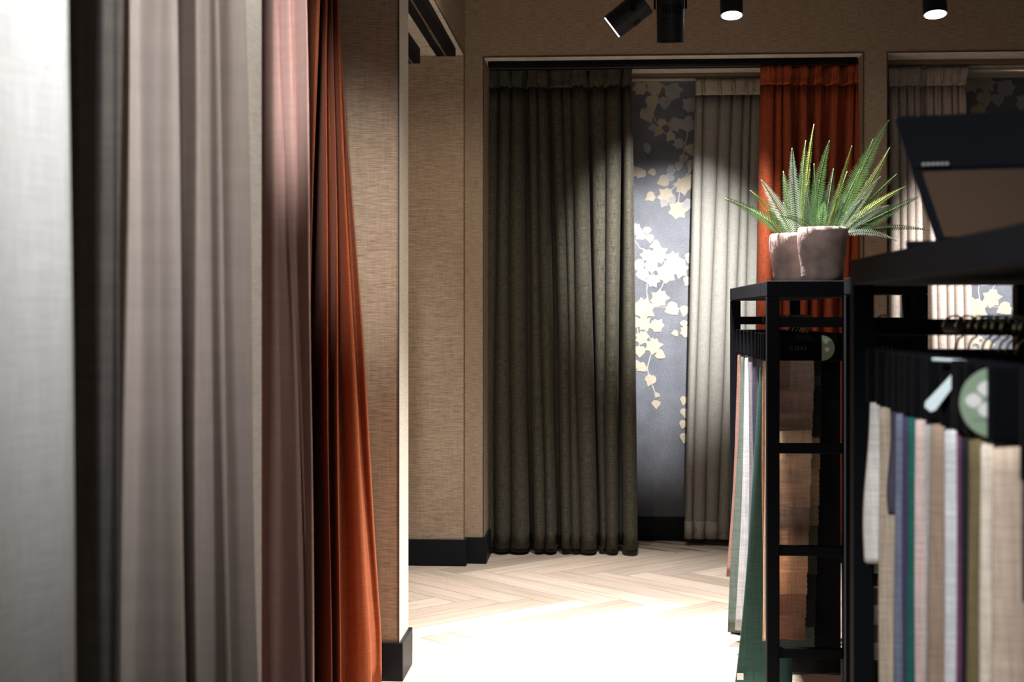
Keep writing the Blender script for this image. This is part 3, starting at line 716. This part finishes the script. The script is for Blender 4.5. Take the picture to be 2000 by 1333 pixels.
def hanger(label, rk, y, hw, cols, group, zb, spread=0.0, xl=None, th=0.016, wid=None, logo=False, layers=None, sticker=None, seed=0, taper=0.0, hz=(1.24, 1.148), lay_w=None, short=None, header_t=0.016, strap=False, under_w=None):
    x0r, x1r = rk[0], rk[1]; xc = (x0r + x1r) / 2
    xl = x0r + 0.012 if xl is None else xl; xr = xl + hw
    T = thing('fabric_sample_hanger', label, 'fabric samples', (xc, y, 1.276), group); L = Vector(T.location)
    mv = lambda bm: (bmesh.ops.translate(bm, verts=bm.verts[:], vec=-L), bm)[1]
    obj('header_bar', mv(bx(xl, xr, y - header_t / 2, y + header_t / 2, hz[1], hz[0], bev=.004)), M_HEADER, T)
    bmh = hook(0, L, 0.0, hz[0] - 1.276); obj('hook', bmh, M_WIRE, T, smooth=True)
    wid = wid or hw - .014
    cl = cols if isinstance(cols, list) else [cols]
    for i, c in enumerate(cl):
        t_ = th / len(cl)
        yy = y + (i - (len(cl) - 1) / 2) * t_ * 1.05
        zz = zb if not short or i >= len(short) else short[i]
        obj('cloth', mv(strip(xl + .007, xl + .007 + wid, hz[1] + .004, zz, yy, t_, spread, taper, seed=seed + i)), sw(c), T, smooth=True)
    if layers:
        z = hz[1] + .004
        for i, (c, dz) in enumerate(layers):
            w_ = (lay_w or wid) - i * .0022
            obj('cloth', mv(pinked_strip(xl + .004, xl + .004 + w_, z if i == 0 else z + .03, z - dz, y - header_t / 2 - .0026 * len(layers) + i * .0026, .0022, seed + i)), sw(c), T)
            z -= dz
    if logo:
        mt = Matrix.Translation((xl + logo, y - header_t / 2 - .0006, hz[1] + .046)) @ Matrix.Rotation(R(90), 4, 'X')
        o = text_mesh('logo', 'cosi', 0.031, M_TEXT, Matrix.Translation(-L) @ mt, T)
    if sticker:
        sx, sr, hd = sticker; zc = (hz[0] + hz[1]) / 2 - .002; y1, y0 = y - header_t / 2 - .0008, y - header_t / 2 - .0024
        bm = bmesh.new(); K = 32                # half round tab, straight edge along the header
        A = [Vector((sx + hd * sr * math.sin(math.pi * k / K), 0, zc + sr * math.cos(math.pi * k / K))) for k in range(K + 1)]
        fr = [bm.verts.new((p.x, y0, p.z)) for p in A]; bk = [bm.verts.new((p.x, y1, p.z)) for p in A]
        bm.faces.new(fr); bm.faces.new(bk[::-1])
        for k in range(K + 1): bm.faces.new((fr[k], fr[(k + 1) % (K + 1)], bk[(k + 1) % (K + 1)], bk[k]))
        st = obj('sticker', mv(bm), M_STICK, T); st['label'] = 'sage green half round sticker'
        for (a, b, r_) in (((.62, .06, .19), (.27, .40, .2), (.27, -.2, .19)) if hd < 0 else ((.32, .5, .17), (.42, -.1, .17))):
            bm = bmesh.new(); pc = Vector((sx + hd * a * sr, y0 - .0003, zc + b * sr))
            bm.faces.new([bm.verts.new(pc + Vector((r_ * sr * math.cos(k * math.pi / 8) * (1 + .25 * math.cos(k * math.pi / 4)), 0, r_ * sr * 1.1 * math.sin(k * math.pi / 8)))) for k in range(16)])
            obj('leaf_motif', mv(bm), M_WHITE, st)
        bm = bmesh.new()
        for k in range(7): box(bm, sx + hd * (.08 + k * .085) * sr - .001, sx + hd * (.08 + k * .085) * sr + .001, y0 - .0004, y0, zc - .52 * sr, zc - .44 * sr)
        obj('small_print', mv(bm), M_TEXT, st)
    return T

# ---- far rack
GA = 'sample hangers on the far rack'
far = [ # y, cols, zb, spread, label
 (5.74, (0.22, 0.115, 0.092), .25, .04, 'salmon pink fabric sample at the back end of the far rack'),
 (5.60, (0.075, 0.095, 0.083), .06, .05, 'grey green fabric sample behind the white one on the far rack'),
 (5.45, (0.31, 0.31, 0.32), .10, .03, 'shaggy white fabric sample near the back of the far rack'),
 (5.31, (0.14, 0.125, 0.14), .34, .0, 'mauve grey fabric sample in front of the white one on the far rack'),
 (5.17, (0.035, 0.035, 0.055), .50, .0, 'dark navy fabric sample in the middle of the far rack'),
 (5.03, (0.07, 0.062, 0.045), .40, .0, 'dark olive fabric sample behind the teal one on the far rack'),
 (4.92, (0.038, 0.085, 0.077), .03, .085, 'long teal green velvet sample flaring at its hem on the far rack'),
 (4.845, (0.36, 0.21, 0.13), .20, .004, 'peach fabric sample near the front of the far rack'),
 (4.775, (0.55, 0.42, 0.32), .22, .0, 'pale ribbed cream sample behind the front tan samples of the far rack'),
]
for i, (y, c, zb, sp, lb) in enumerate(far):
    T = hanger(lb, RA, y, 0.245, c, GA, zb, spread=sp, seed=20 + i, th=0.03 if i in (2, 6) else 0.022, wid=.075 if i == 8 else (.15 if i in (0, 2, 6, 7) else .235))
    if i == 6:
        p = atY(1445, 1322, y - .02) - Vector(T.location); bm = bmesh.new(); box(bm, p.x - .010, p.x + .012, -.0245, -.0235, p.z - .011, p.z + .011)
        o = obj('care_label', bm, M_WHITE, T); o['label'] = 'small white label at the hem'
BR = [((0.329, 0.245, 0.210), .095), ((0.377, 0.280, 0.238), .072), ((0.429, 0.332, 0.286), .058), ((0.750, 0.634, 0.507), .088), ((0.700, 0.547, 0.423), .082), ((0.587, 0.435, 0.341), .075), ((0.362, 0.283, 0.239), .078), ((0.441, 0.304, 0.229), .066), ((0.681, 0.455, 0.319), .07), ((0.642, 0.422, 0.277), .07), ((0.378, 0.223, 0.164), .072), ((0.368, 0.232, 0.175), .075)]
hanger('front hanger of the far rack with stepped tan and brown linen samples', RA, 4.655, 0.225, [], GA, .3, seed=40, logo=.098, layers=BR, lay_w=.142, sticker=(RA[0] + .186, .041, 1))
DG = [((0.051, 0.048, 0.043), .25), ((0.374, 0.289, 0.204), .10), ((0.442, 0.340, 0.238), .12), ((0.289, 0.246, 0.178), .07), ((0.102, 0.111, 0.093), .08), ((0.060, 0.076, 0.068), .08), ((0.031, 0.037, 0.041), .08), ((0.037, 0.048, 0.051), .09), ((0.102, 0.145, 0.128), .09)]
hanger('hanger with stepped beige to dark green samples behind the front tan hanger', RA, 4.71, 0.225, [], GA, .3, xl=RA[0] + .045, seed=44, layers=DG, lay_w=.14)
hanger('black velvet sample hanging far right behind the stepped samples of the far rack', RA, 4.742, 0.165, (.006, .0065, .008), GA, .12, xl=RA[0] + .10, seed=46, th=.012, wid=.153)
hanger('slate teal sample at the right edge behind the black velvet one of the far rack', RA, 4.80, 0.172, (.03, .045, .045), GA, .10, xl=RA[0] + .10, seed=47, th=.012, wid=.163)
# ---- small rack in the middle
GMd = 'sample hangers on the small middle rack'
GW = [((0.10, 0.08, 0.06), .14), ((0.03, .03, .03), .07), ((0.33, 0.22, 0.12), .06), ((0.30, .17, .06), .07), ((0.02, .02, .02), .10), ((0.10, 0.075, 0.055), .05), ((0.30, .27, .23), .05), ((0.62, .60, .57), .05), ((0.66, .66, .66), .055), ((0.16, .155, .14), .05), ((0.56, .57, .58), .055), ((0.13, .13, .125), .05), ((0.42, .44, .46), .05), ((0.03, .03, .035), .08)]
hanger('front hanger of the small middle rack with stepped white and grey samples', RM, 4.15, 0.17, [], GMd, .3, seed=60, hz=(1.250, 1.158), logo=.085, layers=GW, lay_w=.15)
hanger('dark green sample behind the front hanger of the small middle rack', RM, 4.178, 0.17, (.05, .06, .055), GMd, .25, seed=64, th=.012)
# ---- near rack
GN = 'sample hangers on the near rack'
near = [ # px of the left edge, cols, zb, spread, th, label
 (1703, [(0.66, 0.65, 0.64)], .835, .012, .040, 'short fluffy white sample at the back of the near rack'),
 (1722, [(0.40, 0.33, 0.26)], .20, .0, .020, 'oatmeal sample just behind the navy blue ones of the near rack'),
 (1742, [(0.05, 0.05, 0.07)], .95, .0, .012, 'short charcoal sample between oatmeal and denim samples of the near rack'),
 (1754, [(0.13, 0.15, 0.215)], .16, .006, .014, 'denim blue sample with the teal one in front of it on the near rack'),
 (1767, [(0.045, 0.042, 0.085)], .16, .004, .008, 'indigo sample between denim and teal samples of the near rack'),
 (1778, [(0.016, 0.095, 0.085)], .16, .006, .018, 'bright teal sample on the near rack'),
 (1792, [(0.50, 0.39, 0.37)], .16, .006, .022, 'pale pink sample in front of the teal one on the near rack'),
 (1812, [(0.30, 0.33, 0.33)], .16, .0, .010, 'pale blue grey sample beside the pink one on the near rack'),
 (1821, [(0.27, 0.20, 0.15)], .16, .003, .030, 'tan brown fleece sample in the middle of the near rack'),
 (1850, [(0.52, 0.53, 0.56)], .16, .004, .026, 'light grey sample right of the tan one on the near rack'),
 (1873, [(0.13, 0.045, 0.095)], .16, .0, .012, 'plum purple sample on the near rack'),
 (1881, [(0.015, 0.014, 0.02)], .16, .0, .014, 'black sample next to the plum one on the near rack'),
 (1898, [(0.135, 0.108, 0.055)], .16, .003, .020, 'olive brown sample right of the black one on the near rack'),
 (1922, [(0.56, 0.50, 0.43)], .16, .012, .034, 'cream sample with round sage green sticker on the near rack'),
 (1945, [(0.45, 0.36, 0.29)], .16, .0, .024, 'beige sample in front of the cream one on the near rack'),
]
for i, (px, c, zb, sp, th, lb) in enumerate(near):
    y = atX(px, RN[0] + .022)
    T = hanger(lb, RN, y, 0.27, c, GN, zb, spread=sp, th=th, seed=80 + i, hz=(1.236, 1.136), sticker=(.5145, .0465, -1) if 'sticker' in lb else None)
    if 'light grey' in lb:
        L = Vector(T.location); yy = y - .012
        p0 = atY(1895, 708, yy - .004) - L; p1 = atY(1812, 800, yy - .004) - L
        p0.x -= .004
        d = (p1 - p0).normalized(); nn = Vector((d.z, 0, -d.x))
        bm = bmesh.new(); k = 14; prev = None
        rows = []
        for j in range(k + 1):
            s = j / k; w_ = .0055 + .004 * s ** 2 if s < .93 else .0055
            c_ = p0 + (p1 - p0) * s
            rows.append([bm.verts.new(c_ + nn * w_ + Vector((0, e, 0))) for e in (-.0015, .0015)] + [bm.verts.new(c_ - nn * w_ + Vector((0, e, 0))) for e in (.0015, -.0015)])
        for a, b in zip(rows, rows[1:]):
            for m in range(4): bm.faces.new((a[m], a[(m + 1) % 4], b[(m + 1) % 4], b[m]))
        bm.faces.new(rows[0]); bm.faces.new(rows[-1][::-1])
        st = obj('strap', bm, M_STRAP, T); st['label'] = 'pale blue plastic strap slanting across the headers'
        bm = bmesh.new(); cyl(bm, p0 + Vector((-.05, 0, .004)), p0 + Vector((.012, 0, .001)), .0022, n=10); obj('strap_cord', bm, M_STRAP, T)
# nearest hanger: navy card with small printed swatches
y = 1.74
T = hanger('navy sample card with small printed swatches at the right edge of the photo', RN, y, 0.27, [], GN, .2, seed=120, hz=(1.236, 1.10), xl=RN[0] + .018)
L = Vector(T.location)
cd = obj('sample_card', (lambda b: (bmesh.ops.translate(b, verts=b.verts[:], vec=-L), b)[1])(bx(RN[0] + .020, RN[0] + .27, y - .004, y + .004, .955, 1.11, bev=.002)), plain('navy_card', (0.012, 0.015, 0.026), .5), T)
for j in range(8):
    r_, c_ = divmod(j, 2)
    xx = RN[0] + .036 + c_ * .07; zz = 1.088 - r_ * .035
    col = [(.22, .12, .06), (.3, .26, .22), (.10, .11, .12), (.35, .33, .3), (.24, .12, .09), (.09, .12, .16), (.2, .15, .15), (.3, .25, .18)][j]
    obj('swatch', (lambda b: (bmesh.ops.translate(b, verts=b.verts[:], vec=-L), b)[1])(bx(xx, xx + .06, y - .0055, y - .0042, zz - .027, zz)), sw(col), cd)

# ------------------------------------------------------------------ display box on the near rack
T = thing('display_box', 'tapered black display box with brown front panel on the near rack', 'box', (0.66, 2.30, 1.407)); T.rotation_euler = (0, 0, R(-14))
M_BROWN = plain('brown_card', (0.062, 0.036, 0.021), .5, var=.2)
M_GLOSS = plain('glossy_charcoal', (0.006, 0.0075, 0.011), .25)
def frustum(x0b, x1b, x0t, x1t, yb0, yb1, yt0, yt1, z0, z1, bev=.003):
    bm = bmesh.new()
    v = [bm.verts.new(p) for p in ((x0b, yb0, z0), (x1b, yb0, z0), (x1b, yb1, z0), (x0b, yb1, z0), (x0t, yt0, z1), (x1t, yt0, z1), (x1t, yt1, z1), (x0t, yt1, z1))]
    for f in ((0, 3, 2, 1), (4, 5, 6, 7), (0, 1, 5, 4), (1, 2, 6, 5), (2, 3, 7, 6), (3, 0, 4, 7)): bm.faces.new([v[i] for i in f])
    bmesh.ops.bevel(bm, geom=bm.edges[:], offset=bev, segments=2, affect='EDGES')
    return bm
obj('base_plate', bx(-.175, .18, -.06, .12, 0, .010, bev=.003), M_BLACK, T)
obj('body', frustum(-.130, .15, -.168, .19, -.045, .10, -.062, .115, .010, .125), M_GLOSS, T)
obj('front_panel', frustum(-.116, .14, -.150, .175, -.050, -.04, -.0655, -.05, .014, .118, .002), M_BROWN, T)
obj('top_band', frustum(-.166, .19, -.192, .215, -.064, .118, -.078, .13, .122, .205), M_GLOSS, T)
mt = Matrix.Translation((-.128, -.0695, .129)) @ Matrix.Rotation(R(81), 4, 'X')
bm = bmesh.new()
for k in range(6): box(bm, -.022 + k * .007, -.017 + k * .007, -.0022, .0022, 0, .0008)
bmesh.ops.transform(bm, matrix=mt, verts=bm.verts[:]); obj('printed_line', bm, M_TEXT, T)

# ------------------------------------------------------------------ potted ferns
def clay(name, c):
    m, nt, b = new_mat(name); g = N(nt, 'ShaderNodeTexCoord')
    a = N(nt, 'ShaderNodeTexNoise'); a.inputs['Scale'].default_value = 14; a.inputs['Detail'].default_value = 5; nt.links.new(g.outputs['Object'], a.inputs['Vector'])
    cr = N(nt, 'ShaderNodeValToRGB'); e = cr.color_ramp.elements
    e[0].position = .34; e[0].color = (*[v * .55 for v in c], 1); e[1].position = .62; e[1].color = (*c, 1)
    nt.links.new(a.outputs['Fac'], cr.inputs[0]); nt.links.new(cr.outputs[0], b.inputs['Base Color']); b.inputs['Roughness'].default_value = .95; b.inputs['Specular IOR Level'].default_value = .1
    bp = N(nt, 'ShaderNodeBump'); bp.inputs['Strength'].default_value = .5; bp.inputs['Distance'].default_value = .004
    n2 = N(nt, 'ShaderNodeTexNoise'); n2.inputs['Scale'].default_value = 45; n2.inputs['Detail'].default_value = 4; nt.links.new(g.outputs['Object'], n2.inputs['Vector'])
    nt.links.new(n2.outputs['Fac'], bp.inputs['Height']); nt.links.new(bp.outputs['Normal'], b.inputs['Normal'])
    return m
M_POT1 = clay('ribbed_clay', (0.33, 0.245, 0.22))
M_POT2 = clay('smooth_clay', (0.31, 0.235, 0.21))
def leafmat(name, c1, c2):
    m, nt, b = new_mat(name)
    no = N(nt, 'ShaderNodeTexNoise'); no.inputs['Scale'].default_value = 60
    mx = N(nt, 'ShaderNodeMix', data_type='RGBA'); mx.inputs['A'].default_value = (*c1, 1); mx.inputs['B'].default_value = (*c2, 1)
    nt.links.new(no.outputs['Fac'], mx.inputs['Factor']); nt.links.new(mx.outputs['Result'], b.inputs['Base Color'])
    b.inputs['Roughness'].default_value = .38; b.inputs['Specular IOR Level'].default_value = .6
    out = nt.nodes['Material Output']; tr = N(nt, 'ShaderNodeBsdfTranslucent'); nt.links.new(mx.outputs['Result'], tr.inputs['Color'])
    ms = N(nt, 'ShaderNodeMixShader'); ms.inputs[0].default_value = .2
    nt.links.new(b.outputs[0], ms.inputs[1]); nt.links.new(tr.outputs[0], ms.inputs[2]); nt.links.new(ms.outputs[0], out.inputs['Surface'])
    return m
LEAFM = [leafmat('fern_mid', (0.045, 0.115, 0.035), (0.12, 0.21, 0.075)), leafmat('fern_sheen', (0.26, 0.35, 0.25), (0.48, 0.56, 0.45)), leafmat('fern_lime', (0.16, 0.21, 0.025), (0.28, 0.31, 0.05)), leafmat('fern_dark', (0.012, 0.035, 0.015), (0.035, 0.075, 0.03))]  # the palest green has the lamp sheen put into its colour
M_SOIL = plain('dark_soil', (0.02, 0.014, 0.01), .95)
M_STEM = plain('fern_stem', (0.13, 0.17, 0.05), .5)
def frond(base, tip, bend, half, facing, L, mi, parent, n=30, seed=0):
    rnd = random.Random(seed); bm = bmesh.new()
    mid = (base + tip) / 2 + bend
    P = lambda s: base * (1 - s) ** 2 + mid * 2 * s * (1 - s) + tip * s * s
    pts = [P(i / n) - L for i in range(n + 1)]
    tube(bm, pts, .0011, 5)
    for f in bm.faces: f.material_index = 1
    for i in range(2, n + 1):
        for h in (0,):
            s = (i - h) / n; c = P(s) - L; d = (P(min(1, s + .02)) - P(max(0, s - .02))).normalized()
            side = d.cross(facing).normalized(); nr = side.cross(d).normalized()
            wl = half * min(1, (s * 5) ** .6) * (1 - max(0, s - .45) / .56) ** .85 + .0015
            wl *= rnd.uniform(.88, 1.08)
            pw = (base - tip).length / n * .34
            for sg in (-1, 1):
                ax = (side * sg + d * .38).normalized()
                drop = nr * (-.12 * wl)
                a = c - d * pw * .5; b = c + d * pw * .5
                m1 = c + ax * wl * .5 + nr * wl * .06; e = c + ax * wl + drop
                vs = [bm.verts.new(a), bm.verts.new(m1 - d * pw), bm.verts.new(e), bm.verts.new(m1 + d * pw), bm.verts.new(b)]
                bm.faces.new(vs)
    o = obj('frond', bm, [LEAFM[mi], M_STEM], parent, smooth='keep')
    return o
def pot(label, pxl, pxr, pyt, pyb, Y, mat, ribbed, fr, seed, gap=1.0):
    cxp = (pxl + pxr) / 2; c = atY(cxp, pyb, Y); rad = (atY(pxr, pyb, Y).x - atY(pxl, pyb, Y).x) / 2
    h = (pyb - pyt) * Y / F
    T = thing('potted_fern', label, 'potted plant', (c.x, Y, 1.407)); L = Vector(T.location)
    bm = bmesh.new()
    prof = [(.0, 0), (.76, 0), (.82, .02), (.85, .12), (.88, .28), (.92, .44), (.965, .60), (.995, .74), (1.0, .85), (.985, .93), (.95, .98), (.90, 1.0), (.85, .985), (.83, .92), (.80, .78), (.0, .78)]
    prof = [(max(r_, .004) * rad, z_ * h) for r_, z_ in prof]
    def wob(r_, z_, t_):
        k = 1 + .05 * noise.noise(Vector((math.cos(t_) * 1.6 + seed, math.sin(t_) * 1.6, z_ * 16)))
        if ribbed: k += .009 * math.sin(t_ * 46 + 30 * z_) * (1 if z_ > .01 else 0)
        return r_ * k
    lathe(bm, prof, (0, 0, 0), 184 if ribbed else 72, wob)
    obj('pot', bm, mat, T, smooth=True)
    bm = bmesh.new(); lathe(bm, [(.003, h * .79), (rad * .82, h * .79), (rad * .78, h * .84), (.003, h * .87)], n=32); obj('soil', bm, M_SOIL, T, smooth=True)
    for i, (bx_, by_, tx, ty, hw, mi, dy, bend) in enumerate(fr):
        b0 = atY(bx_, by_, Y); b0.z = 1.407 + h * .86; b0.y = Y + max(-.05, min(.05, dy * .3)); b0.x = c.x + max(-rad * .72, min(rad * .72, b0.x - c.x))
        tp = atY(tx, ty, Y + dy)
        f = Vector((random.uniform(-.3, .3), -1, random.uniform(-.1, .45))).normalized()
        frond(b0, tp, Vector((bend[0], bend[1], bend[2])), hw * Y / F, f, L, mi, T, n=max(18, int((tp - b0).length / .0058)), seed=seed * 31 + i)
    return T
FL = [(1545,445,1415,388,15,0,-.10,(.0,0,.035)),(1555,430,1465,372,11,2,.02,(0,0,.02)),(1550,435,1487,352,17,1,-.06,(.0,0,.02)),(1558,420,1547,290,14,1,-.02,(-.008,0,.02)),(1565,430,1574,275,12,0,.04,(-.01,0,.0)),(1570,420,1590,243,8,2,.06,(-.015,0,0)),
      (1560,430,1530,395,12,3,.03,(0,0,.02)),(1545,440,1500,410,13,0,-.05,(0,0,.02)),(1575,430,1600,360,14,3,.04,(0,0,.02)),(1550,425,1530,335,12,0,.05,(0,0,.01)),(1560,435,1582,330,13,3,.06,(0,0,0)),(1540,440,1455,405,12,0,.0,(0,0,.03))]
FR = [(1590,430,1620,275,15,0,-.02,(-.02,0,.01)),(1615,430,1664,285,7,2,-.05,(-.005,0,0)),(1630,435,1736,235,20,0,-.04,(-.015,0,.02)),(1640,435,1738,288,12,2,.05,(.01,0,0)),(1635,440,1720,345,12,1,-.08,(-.01,0,.012)),(1640,440,1768,365,10,2,.02,(-.005,0,.025)),
      (1640,440,1793,385,16,0,-.03,(0,0,.0)),(1650,440,1815,450,9,3,.03,(0,0,.035)),(1652,445,1750,470,8,1,-.07,(0,0,.035)),(1600,440,1520,420,9,0,-.09,(0,0,.025)),(1610,430,1655,335,13,3,.05,(0,0,.0)),(1600,430,1600,352,16,3,.06,(0,0,0)),(1590,430,1575,360,15,3,.05,(0,0,0)),
      (1625,435,1640,360,14,3,.06,(0,0,0)),(1640,435,1735,402,13,1,-.05,(0,0,.03)),(1640,430,1705,272,8,2,.06,(0,0,.01)),(1615,435,1690,385,15,3,.0,(0,0,.02)),(1605,435,1570,400,12,3,-.06,(0,0,.01)),(1630,440,1700,440,12,3,-.02,(0,0,.03)),(1610,430,1628,330,14,3,.07,(0,0,0)),(1622,430,1680,330,14,3,.06,(0,0,.01)),(1600,430,1590,320,13,3,.07,(0,0,0)),(1632,438,1752,340,13,0,.04,(0,0,.01)),(1600,435,1610,395,12,0,-.08,(0,0,.02)),(1620,435,1650,395,12,3,-.08,(0,0,.02)),(1640,440,1745,420,13,3,.02,(0,0,.03))]
pot('fern in the ribbed clay pot, left and behind of the smooth pot', 1503, 1586, 452, 547, 4.86, M_POT1, True, FL, 3)
pot('fern in the larger smooth pinkish clay pot on the far rack', 1558, 1655, 443, 548, 4.70, M_POT2, False, FR, 5)
